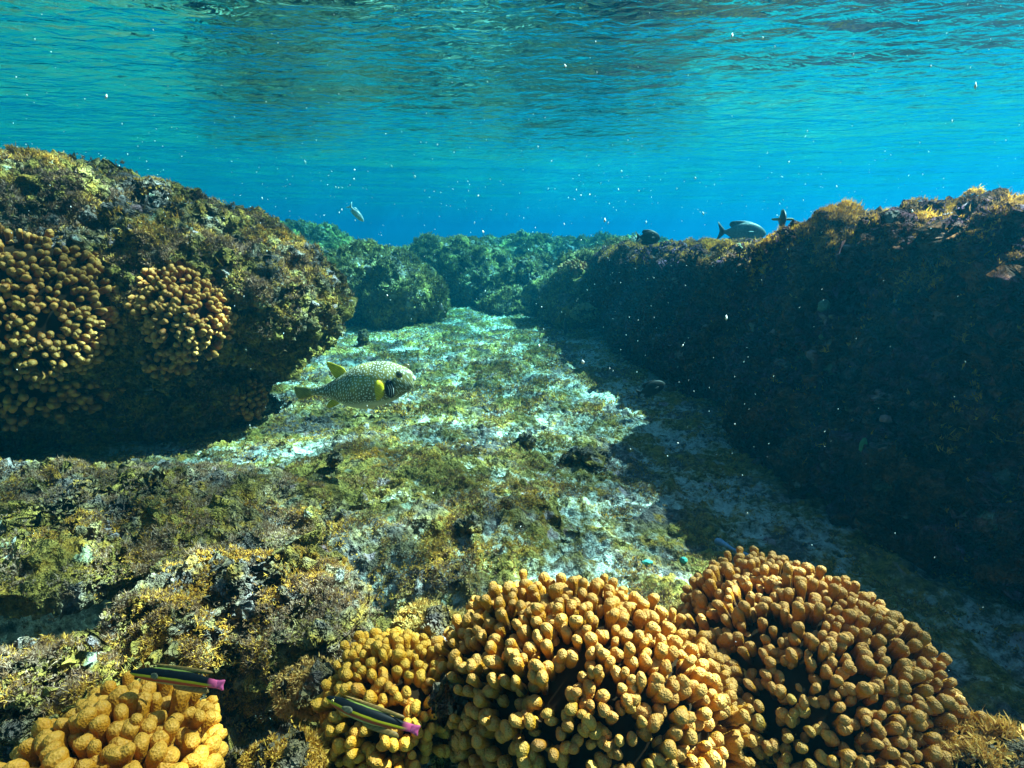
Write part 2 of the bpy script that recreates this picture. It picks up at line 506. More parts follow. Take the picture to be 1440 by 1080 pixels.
# the long wall on the right, one swept sheet closed underneath
def wall_mesh():
    s = np.concatenate([np.linspace(-1.6, 0.5, 60), np.linspace(0.5, 4.4, 470)[1:], np.linspace(4.4, 7.4, 190)[1:]])
    yb = s
    xb = np.interp(s, [-1.6, 0.6, 1.35, 1.7, 2.1, 2.80, 3.05, 3.6, 4.6, 5.6, 6.4, 7.0, 7.4], [1.75, 1.50, 1.38, 1.25, 1.12, 1.12, 1.30, 1.05, 0.98, 0.94, 0.90, 0.98, 1.5])
    xt = np.interp(s, [-1.6, 0.6, 1.7, 2.4, 2.85, 3.05, 3.4, 4.2, 5.2, 6.4, 7.0, 7.4], [1.9, 1.72, 1.48, 1.32, 1.20, 1.44, 1.38, 1.16, 1.05, 0.93, 1.0, 1.6])
    h = np.interp(s, [-1.6, 0.6, 1.7, 2.3, 2.9, 3.05, 3.4, 4.2, 5.2, 6.4, 7.0, 7.4], [0.95, 0.95, 0.97, 0.99, 0.98, 0.91, 0.855, 0.825, 0.815, 0.80, 0.75, 0.45])
    ctrl = []   # face, bulges, lip, flat top falling away far to the right
    for (dx, fz, top) in ((0.16, -0.25, 0), (0.02, 0.05, 0), (-0.02, 0.30, 0), (0.03, 0.55, 0), (0.0, 0.78, 1), (0.0, 0.93, 1), (0.07, 1.0, 1), (0.25, 1.035, 1), (0.8, 1.06, 1), (2.0, 1.05, 1), (5.0, 0.9, 1), (9.0, 0.2, 1)):
        bx = xt if top else xb + (xt - xb) * max(fz, 0)
        x = bx + dx
        ctrl.append(np.stack([x, yb + (0 if dx < 1 else 0) , fz * h], 1))
    ctrl = np.stack(ctrl, 1)                              # (s, c, 3)
    K = ctrl.shape[1]
    tt = np.concatenate([np.linspace(0, 6.6, 250, endpoint=False), np.linspace(6.6, 8, 50, endpoint=False), np.linspace(8, K - 1, 60)])
    i = np.clip(tt.astype(int), 0, K - 2); u = (tt - i)[None, :, None]
    g = lambda j: ctrl[:, np.clip(j, 0, K - 1)]
    p0, p1, p2, p3 = g(i - 1), g(i), g(i + 1), g(i + 2)
    P = 0.5 * (2 * p1 + (p2 - p0) * u + (2 * p0 - 5 * p1 + 4 * p2 - p3) * u ** 2 + (3 * p1 - p0 - 3 * p2 + p3) * u ** 3)
    v = P.reshape(-1, 3).astype(np.float32)
    f = grid_faces(len(s), len(tt))[:, ::-1]
    n = vnormals(v, f)
    if n[len(n) // 2 // 360 * 360 + 100, 0] > 0:
        f = f[:, ::-1].copy(); n = -n
    v = v + n * (0.09 * fbm(v, 1.3, 3, off=40.0))[:, None]
    n = vnormals(v, f)
    v = v + n * (0.11 * (fbm(v, 4.2, 4, 0.6, off=44.0) + 0.7 * (fbm(v, 3.3, 3, 0.6, ridged=True, off=49.0) - 0.3)))[:, None]
    n = vnormals(v, f)
    v = v + n * (0.07 * (fbm(v * np.array([1, 1, 0.4], np.float32), 5.5, 3, 0.55, ridged=True, off=57.0) - 0.35))[:, None]
    n = vnormals(v, f)
    v = v + n * (0.028 * fbm(v, 15, 3, 0.65, off=41.0))[:, None]
    return v.astype(np.float32), f
v, f = wall_mesh()
def w_right(c, n):
    vis = ((cam_p - c) * n).sum(1) > -0.1 * np.linalg.norm(cam_p - c, axis=1)
    top = np.clip((n[:, 2] + 0.05) * 3, 0.012, 1) * (0.05 + np.clip((c[:, 2] - 0.72) * 8, 0, 1.4)) * (c[:, 0] < 2.6)
    return vis * top * (c[:, 1] > 0.5) / np.clip(np.linalg.norm(c - cam_p, axis=1), 1, 9)
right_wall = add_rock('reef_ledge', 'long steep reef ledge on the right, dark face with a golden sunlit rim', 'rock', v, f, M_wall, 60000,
         turf_kw=dict(hmin=0.008, hmax=0.019, patch=3.0, width=0.0013, blades=6, weight=w_right, seed=33, mat=M_glow,
                      pal=np.array([(0.62, 0.32, 0.03), (0.66, 0.38, 0.04), (0.42, 0.26, 0.05), (0.20, 0.13, 0.06), (0.50, 0.30, 0.05), (0.34, 0.26, 0.10)])))

# far reef rocks closing the channel
PAL_FAR = np.array([(0.20, 0.22, 0.08), (0.32, 0.30, 0.10), (0.13, 0.13, 0.06), (0.26, 0.27, 0.10), (0.40, 0.34, 0.14)])
def w_far(c, n):
    return facing(c, n, under=0.12)
far = [  # label, center, prims, rmax, turf
 ('far green boulder sloping down just right of the left boulder', (-1.75, 7.0, 0.40), [((-2.0, 7.1, 0.38), (0.95, 0.8, 0.42)), ((-1.25, 6.8, 0.2), (0.42, 0.6, 0.36)), ((-2.7, 6.9, 0.3), (0.7, 0.8, 0.5))], 2.6, 9000, 51.),
 ('low faint reef hump at the left end of the far reef', (-3.9, 10.2, 0.55), [((-4.0, 10.2, 0.55), (1.3, 1.0, 0.55)), ((-3.2, 10.4, 0.1), (1.2, 1.0, 0.62))], 3.4, 5000, 55.),
 ('craggy reef block in the middle of the far reef', (-0.9, 9.3, 0.35), [((-1.0, 9.4, 0.40), (0.75, 0.8, 0.50)), ((-0.45, 9.0, 0.2), (0.45, 0.7, 0.45)), ((-1.5, 9.6, 0.2), (0.7, 0.7, 0.5))], 2.4, 7000, 61.),
 ('long dark flat topped reef bank at the back of the channel', (1.0, 11.2, 0.3), [((1.0, 11.2, 0.3), (2.3, 1.0, 0.60)), ((2.2, 11.0, 0.3), (1.2, 1.0, 0.58)), ((-0.3, 11.3, 0.2), (1.0, 0.9, 0.62))], 4.2, 6000, 66.),
 ('rounded olive rock mound between the channel end and the coral topped shoulder', (0.35, 8.0, 0.2), [((0.40, 8.1, 0.20), (0.55, 0.6, 0.38)), ((0.0, 7.8, 0.05), (0.35, 0.5, 0.22)), ((0.7, 7.9, 0.1), (0.5, 0.5, 0.35))], 1.8, 5000, 72.),
 ('dark rock shoulder at the far end of the right ledge', (0.95, 6.9, 0.35), [((1.0, 7.0, 0.35), (0.50, 0.6, 0.36)), ((0.8, 6.7, 0.1), (0.42, 0.5, 0.3)), ((1.5, 7.1, 0.4), (0.5, 0.6, 0.45))], 1.8, 4500, 77.),
]
for (lab, c, prims, rm, tn, sd_) in far:
    v, f = rock_hull(c, prims, 7, rm, k=0.2, big=0.16, bigf=1.1, mid=0.15, midf=3.2, fine=0.05, finef=11, seed=sd_)
    add_rock('reef_rock', lab, 'rock', v, f, M_far, tn, group='rocks of the far reef',
             turf_kw=dict(hmin=0.016, hmax=0.040, width=0.005, blades=5, weight=w_far, seed=int(sd_), pal=PAL_FAR))

# foreground ledges of the lower left and the mounds under the near corals
PAL_FG = np.array([(0.34, 0.26, 0.05), (0.52, 0.34, 0.05), (0.40, 0.28, 0.05), (0.16, 0.11, 0.06), (0.26, 0.22, 0.17), (0.24, 0.22, 0.07), (0.46, 0.40, 0.22)])
fore = [
 ('wide flat rubble slab at lower left overhanging a dark hollow', (-1.20, 1.50, 0.17), [((-1.30, 1.50, 0.17), (0.55, 0.36, 0.075)), ((-0.90, 1.56, 0.15), (0.30, 0.24, 0.065)), ((-1.75, 1.45, 0.18), (0.5, 0.35, 0.085))], 1.5, 22000, 81.),
 ('tuft covered ledge left of centre beside a small sand hollow', (-0.62, 1.12, 0.16), [((-0.60, 1.15, 0.15), (0.22, 0.11, 0.11)), ((-0.74, 1.03, 0.12), (0.18, 0.11, 0.12)), ((-0.45, 1.05, 0.12), (0.14, 0.12, 0.11))], 0.8, 14000, 85.),
 ('bright yellow tufted rock at the left edge behind the lowest coral', (-0.84, 0.84, 0.12), [((-0.86, 0.86, 0.12), (0.18, 0.09, 0.12)), ((-0.74, 0.80, 0.08), (0.13, 0.09, 0.12)), ((-1.05, 0.80, 0.10), (0.20, 0.12, 0.13))], 0.8, 14000, 88.),
 ('dark rock mound under the near middle corals', (-0.02, 0.70, 0.12), [((0.05, 0.70, 0.12), (0.30, 0.20, 0.17)), ((-0.20, 0.74, 0.12), (0.17, 0.13, 0.16))], 0.8, 9000, 91.),
 ('rock mound under the large right hand coral', (0.46, 0.78, 0.12), [((0.46, 0.78, 0.12), (0.26, 0.22, 0.18)), ((0.66, 0.62, 0.12), (0.22, 0.16, 0.14))], 0.8, 4000, 94.),
 ('low rock under the coral in the bottom left corner', (-0.48, 0.60, 0.10), [((-0.50, 0.58, 0.10), (0.20, 0.12, 0.14))], 0.5, 2500, 97.),
]
def w_fg(c, n):
    return np.clip(n[:, 2] * 0.9 + 0.35, 0.02, 1) / np.clip(np.linalg.norm(c - cam_p, axis=1), .4, 9)
for (lab, c, prims, rm, tn, sd_) in fore:
    v, f = rock_hull(c, prims, 7, rm, k=0.05, big=0.035, bigf=4.0, mid=0.050, midf=8, fine=0.018, finef=28, seed=sd_)
    add_rock('reef_rock', lab, 'rock', v, f, M_rock, tn, group='near reef rocks',
             turf_kw=dict(hmin=0.003, hmax=0.010, width=0.0007, blades=7, patch=10., weight=w_fg, seed=int(sd_), pal=PAL_FG))

# ------------------------------------------------------------------ cauliflower corals
def branch_geo(seed, ringn=18, segn=14):
    """one stubby branch along +Z: neck at 0, swollen knobbly end at 1; radius about 1 at the end (scaled later)"""
    r = np.random.default_rng(seed)
    t = np.linspace(0, 1, ringn)
    rad = np.interp(t, [0, 0.3, 0.55, 0.70, 0.82, 0.91, 0.972, 1.0], [0.58, 0.64, 0.74, 0.90, 1.0, 0.93, 0.58, 0.0])
    th = np.linspace(0, 2 * math.pi, segn, endpoint=False)
    T, A = np.meshgrid(t, th, indexing='ij')
    RR = rad[:, None] * np.ones_like(A)
    bx, by = r.normal(0, 0.22, 2)
    fl = r.uniform(0.85, 1.25)
    v = np.stack([RR * np.cos(A) * fl + bx * T ** 2, RR * np.sin(A) / fl + by * T ** 2, T * 4.6], -1).reshape(-1, 3)
    n1 = noise3(v * 1.05 + seed * 7.1); n2 = noise3(v * 2.9 + seed * 3.3)
    o = np.array([bx, by, 0]) * (v[:, 2:3] / 4.6) ** 2
    dirv = v - o; dirv[:, 2] *= 0.25
    dirv /= np.linalg.norm(dirv, axis=1)[:, None] + 1e-6
    v = v + dirv * (0.16 * n1 + 0.07 * n2)[:, None] * np.clip(v[:, 2:3], 0, 1)
    tipv = T.ravel() + 0.0
    if r.random() < 0.2:      # a second lobe on the side
        a = r.uniform(0, 2 * math.pi)
        q = np.exp(-(((v - np.array([math.cos(a) * 0.9, math.sin(a) * 0.9, 3.2])) ** 2).sum(1)) / 0.7)
        v = v + np.array([math.cos(a), math.sin(a), 0.25]) * (q * 0.75)[:, None]
    return v.astype(np.float32), grid_faces(ringn, segn, True), tipv.astype(np.float32)
BR = [branch_geo(100 + k) for k in range(12)]
BR_LO = [branch_geo(100 + k, 11, 9) for k in range(12)]

def coral(label, center, radii, n, br, mat, up=(0, 0, 1), polar=112, seed=1, group='cauliflower corals', keep=None, tilt=0.0, gap=0.0, core=None, parts=100, lo=False, name='cauliflower_coral', ln=5.8):
    r = random.Random(seed)
    upv = Vector(up).normalized()
    q = upv.to_track_quat('Z', 'Y')
    root = empty(name, center, q.to_euler())
    tag(root, label, 'coral', group)
    geo = BR_LO if lo else BR
    mes = []
    for k, (v, f, tp) in enumerate(geo):
        mes.append(mesh_np('branch', v, f, attrs={'tip': ('FLOAT', tp)}))
        set_vec(mes[-1], 'pc', v + 9.0 * k)
        mes[-1].materials.append(mat)
    # core the branches grow from
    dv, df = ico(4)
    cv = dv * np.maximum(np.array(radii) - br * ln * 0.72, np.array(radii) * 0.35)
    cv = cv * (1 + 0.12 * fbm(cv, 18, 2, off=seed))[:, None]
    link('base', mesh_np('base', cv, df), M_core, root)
    pmax = math.cos(R(polar))
    M = root.matrix_basis if False else Matrix.Translation(center) @ q.to_matrix().to_4x4()
    pts = []
    ga = math.pi * (3 - math.sqrt(5))
    for i0 in range(int(n * 1.6)):
        low = i0 >= n                      # shorter second growth between the first
        i = i0 if not low else (i0 - n) / 0.6 + 0.37
        z = 1 - (i + 0.5) / n * (1 - pmax)
        a = i * ga + r.gauss(0, 0.10)
        z = max(-1, min(1, z + r.gauss(0, 0.35) / n * 2))
        s = math.sqrt(max(0, 1 - z * z))
        d = Vector((s * math.cos(a), s * math.sin(a), z)) + Vector((r.gauss(0, .02), r.gauss(0, .02), r.gauss(0, .02)))
        if gap and (r.random() < gap or noise3(np.array([[d.x * 3.1 + seed, d.y * 3.1, d.z * 2]]))[0] > 0.22): continue
        nz = noise3(np.array([[d.x * 2.2 + seed, d.y * 2.2, d.z * 2.2]]))[0]
        k = (1 + 0.13 * nz + r.gauss(0, 0.035)) - (br * r.uniform(1.2, 2.6) / min(radii) if low else 0)
        e = Vector((d.x * radii[0], d.y * radii[1], d.z * radii[2])) * k
        nrm = Vector((d.x / radii[0], d.y / radii[1], d.z / radii[2])).normalized()
        dr = (nrm * 0.7 + e.normalized() * 0.4 + Vector((r.gauss(0, .09), r.gauss(0, .09), 0.50))).normalized()
        if keep and not keep(e): continue
        wp = M @ e
        vis = (Vector((0, 0, CAM_Z)) - wp).dot(M.to_3x3() @ dr)
        pts.append((vis, e, dr, r.randrange(12), br * r.uniform(0.78, 1.22), r.uniform(0, 6.28), r.uniform(0.85, 1.25)))
    pts.sort(key=lambda t: -t[0])
    rest_v, rest_f, rest_t, rest_p, off = [], [], [], [], 0
    for j, (vis, e, dr, k, b, sp, lk) in enumerate(pts):
        L = b * ln * lk
        mt = Matrix.Translation(e - dr * L) @ dr.to_track_quat('Z', 'Y').to_matrix().to_4x4() @ Matrix.Rotation(sp, 4, 'Z') @ Matrix.Diagonal((b, b, L / 4.6, 1))
        if j < parts:
            o = link('branch', mes[k], None, root)
            o.matrix_basis = mt
        else:
            v, f, tp = geo[k]
            m4 = np.array(mt)
            rest_v.append(v @ m4[:3, :3].T + m4[:3, 3]); rest_f.append(f + off); rest_t.append(tp); rest_p.append(v + 9.0 * k + 1.7 * (j % 17)); off += len(v)
    if rest_v:
        me_ = mesh_np('branch_cluster', np.concatenate(rest_v), np.concatenate(rest_f), attrs={'tip': ('FLOAT', np.concatenate(rest_t))})
        set_vec(me_, 'pc', np.concatenate(rest_p))
        o = link('branch_cluster', me_, mat, root)
        o['kind'] = 'stuff'
    return root

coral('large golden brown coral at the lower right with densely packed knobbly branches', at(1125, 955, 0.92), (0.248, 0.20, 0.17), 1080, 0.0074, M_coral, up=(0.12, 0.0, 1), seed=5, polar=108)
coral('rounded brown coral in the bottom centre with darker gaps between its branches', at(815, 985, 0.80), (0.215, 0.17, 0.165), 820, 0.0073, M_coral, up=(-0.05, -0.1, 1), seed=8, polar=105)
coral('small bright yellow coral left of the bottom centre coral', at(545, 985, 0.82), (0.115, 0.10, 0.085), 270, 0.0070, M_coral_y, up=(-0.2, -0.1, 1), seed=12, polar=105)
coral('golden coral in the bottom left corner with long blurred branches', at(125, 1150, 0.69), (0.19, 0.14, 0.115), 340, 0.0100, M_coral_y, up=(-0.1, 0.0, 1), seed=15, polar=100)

def hit(bvh, px, py):
    o = Vector((0, 0, CAM_Z))
    p, n, i, d = bvh.ray_cast(o, ray(px, py).normalized())
    return p, n
LB = BVH['reef_boulder']; RB = BVH['reef_ledge']
def wall_coral(bvh, px, py, label, radii, n, br, seed, mat=M_coral_o, lift=0.0, up=None, gap=0.06, **kw):
    p, nrm = hit(bvh, px, py)
    if p is None:
        print('no hit', px, py); return
    if nrm.dot(Vector((0, 0, CAM_Z)) - p) < 0: nrm = -nrm
    to_cam = (Vector((0, 0, CAM_Z)) - p).normalized()
    u = (nrm * 0.3 + to_cam * 0.6 + Vector((0.25, 0, 0.35))) if up is None else Vector(up)
    return coral(label, p + u.normalized() * lift, radii, n, br, mat, up=u, seed=seed, polar=92, gap=gap, group='corals on the left boulder', **kw)
wall_coral(LB, 62, 425, 'large brown coral patch at the upper left of the overhanging boulder', (0.34, 0.30, 0.15), 700, 0.0130, 31, lo=True)
wall_coral(LB, 262, 438, 'orange brown coral in the middle of the overhanging boulder face', (0.20, 0.23, 0.15), 520, 0.0122, 32, lo=True)
wall_coral(LB, 60, 548, 'shaded brown coral patch low on the overhanging boulder at the left edge', (0.34, 0.16, 0.11), 240, 0.0155, 33, lo=True, gap=0.2)
wall_coral(LB, 238, 510, 'small coral cluster just under the middle coral of the overhanging boulder', (0.12, 0.08, 0.05), 55, 0.0145, 34, lo=True)
wall_coral(LB, 345, 560, 'small orange coral at the lower right foot of the overhanging boulder', (0.12, 0.13, 0.07), 110, 0.0135, 35, lo=True)
o_ = coral('orange rounded coral on the dark far shoulder at the end of the right ledge', (0.72, 6.55, 0.60), (0.20, 0.2, 0.13), 90, 0.022, M_coral_o, seed=41, polar=100, lo=True, group='far corals')

# ------------------------------------------------------------------ fish
def catmull(pts, m):
    pts = np.asarray(pts, float); k = len(pts)
    t = np.linspace(0, k - 1, m); i = np.clip(t.astype(int), 0, k - 2); u = (t - i)[:, None]
    g = lambda j: pts[np.clip(j, 0, k - 1)]
    p0, p1, p2, p3 = g(i - 1), g(i), g(i + 1), g(i + 2)
    return 0.5 * (2 * p1 + (p2 - p0) * u + (2 * p0 - 5 * p1 + 4 * p2 - p3) * u ** 2 + (3 * p1 - p0 - 3 * p2 + p3) * u ** 3)

def fish_body(name, prof, mat, root, m=60, seg=40, ex=2.0, bend=0.0):
    """prof rows: x, z top, z bottom, half width (nose first)"""
    P = catmull(prof, m)
    th = np.linspace(0, 2 * math.pi, seg, endpoint=False)
    c, s = np.cos(th), np.sin(th)
    c = np.sign(c) * np.abs(c) ** (2 / ex); s = np.sign(s) * np.abs(s) ** (2 / ex)
    x = P[:, 0:1] + 0 * c
    zc = (P[:, 1:2] + P[:, 2:3]) / 2; zr = np.maximum((P[:, 1:2] - P[:, 2:3]) / 2, 1e-5)
    v = np.stack([x, np.maximum(P[:, 3:4], 1e-5) * c, zc + zr * s], -1)
    v[..., 1] += bend * (v[..., 0] / 1.0) ** 2
    v = v.reshape(-1, 3)
    f = grid_faces(m, seg, True)
    arc = np.concatenate([[0], np.cumsum(np.abs(np.diff(P[:, 0])))])
    per = th[None, :] * (zr + P[:, 3:4]) / 2 + 0 * c
    uvx = (arc[:, None] + 0 * c).ravel(); uvy = per.ravel()
    me = mesh_np(name, v, f, attrs={'along': ('FLOAT', uvx), 'around': ('FLOAT', uvy), 'ang': ('FLOAT', (th[None, :] + 0 * zr).ravel())})
    return link(name, me, mat, root)

def smooth_outline(o, k=4):
    o = np.array(o, float); n = len(o); out = []
    for i in range(n):
        p0, p1, p2, p3 = o[i - 1], o[i], o[(i + 1) % n], o[(i + 2) % n]
        for u in np.arange(k) / k:
            out.append(tuple(0.5 * (2 * p1 + (p2 - p0) * u + (2 * p0 - 5 * p1 + 4 * p2 - p3) * u ** 2 + (3 * p1 - p0 - 3 * p2 + p3) * u ** 3)))
    return out

def fin(name, outline, mat, root, thick=0.0012, loc=(0, 0, 0), rot=(0, 0, 0), rays=9, wave=0.0):
    outline = smooth_outline(outline)
    """a thin closed plate in its own XZ plane, thickest at the root and finely ribbed"""
    pts = [Vector((x, z)) for x, z in outline]
    bm = bmesh.new()
    cx = sum(p.x for p in pts) / len(pts); cz = sum(p.y for p in pts) / len(pts)
    vs = []
    for sgn in (1, -1):
        ring = [bm.verts.new((p.x, sgn * thick * 0.35 + wave * math.sin(p.x * 60) , p.y)) for p in pts]
        mid = [bm.verts.new(((p.x + cx) / 2, sgn * thick + wave * math.sin(p.x * 60), (p.y + cz) / 2)) for p in pts]
        c = bm.verts.new((cx, sgn * thick, cz))
        vs.append((ring, mid, c))
        for i in range(len(pts)):
            j = (i + 1) % len(pts)
            bm.faces.new((ring[i], ring[j], mid[j], mid[i]) if sgn < 0 else (ring[j], ring[i], mid[i], mid[j]))
            bm.faces.new((mid[i], mid[j], c) if sgn < 0 else (mid[j], mid[i], c))
    for i in range(len(pts)):
        j = (i + 1) % len(pts)
        bm.faces.new((vs[0][0][i], vs[0][0][j], vs[1][0][j], vs[1][0][i]))
    me = bpy.data.meshes.new(name)
    bm.to_mesh(me); bm.free()
    for p in me.polygons: p.use_smooth = True
    o = link(name, me, mat, root)
    o.location = loc; o.rotation_euler = rot
    return o

def plain(name, col, rough=0.5, noise=0.0, stripes=None, spec=0.3):
    m, nt, b = mat_new(name)
    tc = N(nt, 'ShaderNodeTexCoord').outputs['Object']
    c = ramp(nt, tnoise(nt, tc, 60, 3), [(0.3, tuple(x * (1 - noise) for x in col)), (0.7, tuple(min(1, x * (1 + noise)) for x in col))])
    if stripes:
        w = N(nt, 'ShaderNodeTexWave', i_Scale=stripes, i_Distortion=1.5, bands_direction='DIAGONAL')
        nt.links.new(tc, w.inputs['Vector'])
        c = mix(nt, 0.45, c, ramp(nt, w.outputs['Fac'], [(0, (0.35, 0.35, 0.35)), (1, (1, 1, 1))]), 'MULTIPLY')
    nt.links.new(c, b.inputs['Base Color'])
    b.inputs['Roughness'].default_value = rough
    b.inputs['Specular IOR Level'].default_value = spec
    return m

def eye(root, x, y, z, r, iris=(0.25, 0.2, 0.05)):
    """eyeball with a dark pupil on each side"""
    for s in (1, -1):
        bm = bmesh.new()
        bmesh.ops.create_uvsphere(bm, u_segments=16, v_segments=10, radius=r)
        me = bpy.data.meshes.new('eye'); bm.to_mesh(me); bm.free()
        for p in me.polygons: p.use_smooth = True
        e = link('eye', me, plain('fish_iris', iris, 0.2, 0.1, spec=0.8), root)
        e.location = (x, s * y, z); e.scale = (1, 0.6, 1)
        bm = bmesh.new()
        bmesh.ops.create_uvsphere(bm, u_segments=12, v_segments=8, radius=r * 0.62)
        me = bpy.data.meshes.new('pupil'); bm.to_mesh(me); bm.free()
        for p in me.polygons: p.use_smooth = True
        pu = link('pupil', me, plain('fish_pupil', (0.01, 0.01, 0.012), 0.15, 0, spec=0.9), e)
        pu.location = (0, s * r * 0.62, 0)

# white spotted puffer -----------------------------------------------------------
m_puf, nt, b = mat_new('spotted_pufferfish_skin')
al = N(nt, 'ShaderNodeAttribute', attribute_name='along').outputs['Fac']
ar = N(nt, 'ShaderNodeAttribute', attribute_name='around').outputs['Fac']
an = N(nt, 'ShaderNodeAttribute', attribute_name='ang').outputs['Fac']
cb = N(nt, 'ShaderNodeCombineXYZ'); nt.links.new(al, cb.inputs[0]); nt.links.new(ar, cb.inputs[1])
vo = N(nt, 'ShaderNodeTexVoronoi', voronoi_dimensions='2D', i_Scale=98.0, i_Randomness=0.75)
nt.links.new(cb.outputs[0], vo.inputs['Vector'])
tcp = N(nt, 'ShaderNodeTexCoord').outputs['Object']
sep = N(nt, 'ShaderNodeSeparateXYZ'); nt.links.new(tcp, sep.inputs[0])
zz = math_(nt, 'ADD', sep.outputs[2], math_(nt, 'MULTIPLY', math_(nt, 'SUBTRACT', tnoise(nt, tcp, 22, 3), 0.5), 0.03))
back = ramp(nt, tnoise(nt, tcp, 13, 3), [(0.35, (0.09, 0.09, 0.04)), (0.52, (0.22, 0.20, 0.07)), (0.68, (0.48, 0.38, 0.08))])
bel = ramp(nt, math_(nt, 'ADD', math_(nt, 'MULTIPLY', zz, 9.0), 0.5), [(0.0, (1, 1, 1)), (0.16, (0, 0, 0))])
c = mix(nt, bel, back, (0.60, 0.57, 0.42))
spot = math_(nt, 'MULTIPLY', ramp(nt, vo.outputs['Distance'], [(0.17, (1, 1, 1)), (0.27, (0, 0, 0))]), ramp(nt, math_(nt, 'ADD', math_(nt, 'MULTIPLY', zz, 9.0), 0.5), [(0.03, (0, 0, 0)), (0.12, (1, 1, 1))]))
c = mix(nt, spot, c, (0.85, 0.86, 0.74))
nt.links.new(c, b.inputs['Base Color'])
b.inputs['Roughness'].default_value = 0.45
m_yfin = plain('yellow_fin', (0.85, 0.60, 0.02), 0.5, 0.25, stripes=60)
m_ofin = plain('olive_fin', (0.30, 0.27, 0.07), 0.5, 0.3, stripes=60)
m_blk = plain('black_patch', (0.012, 0.012, 0.015), 0.4)
m_wht = plain('white_line', (0.80, 0.80, 0.72), 0.5)

def puffer():
    root = empty('pufferfish', at(503, 543, 2.05), (R(4), R(-7), R(-6)))
    tag(root, 'white spotted pufferfish with yellow fins swimming above the channel floor', 'fish')
    L = 0.43
    prof = np.array([(0.50, 0.055, -0.005, 0.0), (0.492, 0.085, -0.035, 0.035), (0.46, 0.115, -0.075, 0.07), (0.40, 0.15, -0.115, 0.11), (0.30, 0.195, -0.165, 0.15), (0.17, 0.212, -0.20, 0.17),
                     (0.03, 0.19, -0.215, 0.165), (-0.10, 0.13, -0.18, 0.135), (-0.21, 0.075, -0.115, 0.09), (-0.30, 0.042, -0.07, 0.055), (-0.38, 0.028, -0.05, 0.032), (-0.43, 0.026, -0.045, 0.012), (-0.44, 0.0, -0.01, 0.0)]) * L
    prof = prof * np.array([1, 0.94, 0.92, 0.95])
    bd = fish_body('body', prof, m_puf, root, m=90, seg=56, ex=2.15)
    fin('tail_fin', [(0.0, 0.010), (-0.03, 0.018), (-0.058, 0.022), (-0.062, 0.0), (-0.056, -0.026), (-0.03, -0.026), (0.0, -0.020)], m_ofin, root, 0.003, loc=(-0.425 * L, 0, 0), rays=7)
    fin('dorsal_fin', [(0.018, -0.012), (-0.018, -0.020), (-0.038, 0.018), (-0.046, 0.050), (-0.034, 0.052), (-0.010, 0.040), (0.016, 0.022)], m_yfin, root, 0.0016, loc=(-0.12 * L, 0, 0.115 * L))
    fin('anal_fin', [(0.02, 0.008), (-0.02, 0.008), (-0.048, -0.012), (-0.046, -0.024), (-0.025, -0.022), (0.005, -0.008)], m_yfin, root, 0.002, loc=(-0.20 * L, 0, -0.115 * L))
    for s in (1, -1):
        fin('pectoral_fin', [(0.006, 0.020), (-0.004, 0.038), (-0.018, 0.036), (-0.026, 0.016), (-0.029, -0.010), (-0.027, -0.032), (-0.014, -0.030), (0.003, -0.014)], m_yfin, root, 0.002,
            loc=(0.275 * L, s * 0.162 * L, -0.005 * L), rot=(0, 0, -s * R(28)))
        g = fin('gill_patch', [(0.014, 0.030), (0.002, 0.036), (-0.012, 0.020), (-0.014, -0.014), (-0.002, -0.032), (0.012, -0.026), (0.019, 0.0)], m_blk, root, 0.002,
                loc=(0.325 * L, s * 0.146 * L, -0.01 * L), rot=(s * R(-4), 0, -s * R(22)))
        for k in range(3):
            zc = 0.026 - abs(k - 1) * 0.004; xx = 0.012 - 0.007 * k
            fin('gill_line', [(xx, zc), (xx - 0.0016, zc), (xx + 0.0015, 0), (xx - 0.0016, -zc), (xx, -zc), (xx + 0.004, 0)], m_wht, g, 0.0026)
    eye(root, 0.42 * L, 0.108 * L, 0.098 * L, 0.0135, (0.12, 0.10, 0.04))
    # mouth with beak plates
    fin('mouth', [(0.006, 0.008), (-0.010, 0.010), (-0.010, -0.010), (0.006, -0.008)], m_wht, root, 0.008, loc=(0.495 * L, 0, 0.02 * L))
    return root
puffer()

# wrasses -------------------------------------------------------------------------
def wrasse_mat():
    m, nt, b = mat_new('striped_wrasse_skin')
    tc = N(nt, 'ShaderNodeTexCoord').outputs['Object']
    sp = N(nt, 'ShaderNodeSeparateXYZ'); nt.links.new(tc, sp.inputs[0])
    z = math_(nt, 'ADD', sp.outputs[2], math_(nt, 'MULTIPLY', math_(nt, 'SUBTRACT', tnoise(nt, tc, 50, 2), 0.5), 0.0016))
    # stripes measured from the back to the belly, narrowing with the body
    f = math_(nt, 'ADD', math_(nt, 'MULTIPLY', z, 41.0), 0.5)
    c = ramp(nt, f, [(0.0, (0.30, 0.38, 0.30)), (0.15, (0.40, 0.33, 0.10)), (0.21, (0.42, 0.06, 0.03)), (0.33, (0.50, 0.09, 0.03)), (0.36, (0.62, 0.42, 0.015)), (0.46, (0.60, 0.48, 0.02)), (0.49, (0.004, 0.006, 0.008)), (0.84, (0.004, 0.006, 0.008)), (0.88, (0.20, 0.24, 0.04)), (0.91, (0.03, 0.05, 0.03))])
    c = mix(nt, ramp(nt, math_(nt, 'MULTIPLY', sp.outputs[0], -10.0), [(0.50, (0, 0, 0)), (0.60, (1, 1, 1))]), c, (0.70, 0.10, 0.22))
    nt.links.new(c, b.inputs['Base Color'])
    b.inputs['Roughness'].default_value = 0.5
    b.inputs['Specular IOR Level'].default_value = 0.12
    return m
M_wr = wrasse_mat()
M_pink = plain('pink_tail', (0.72, 0.10, 0.26), 0.5, 0.2, stripes=80)
M_wf = plain('wrasse_fin', (0.30, 0.16, 0.04), 0.5, 0.3, stripes=90)
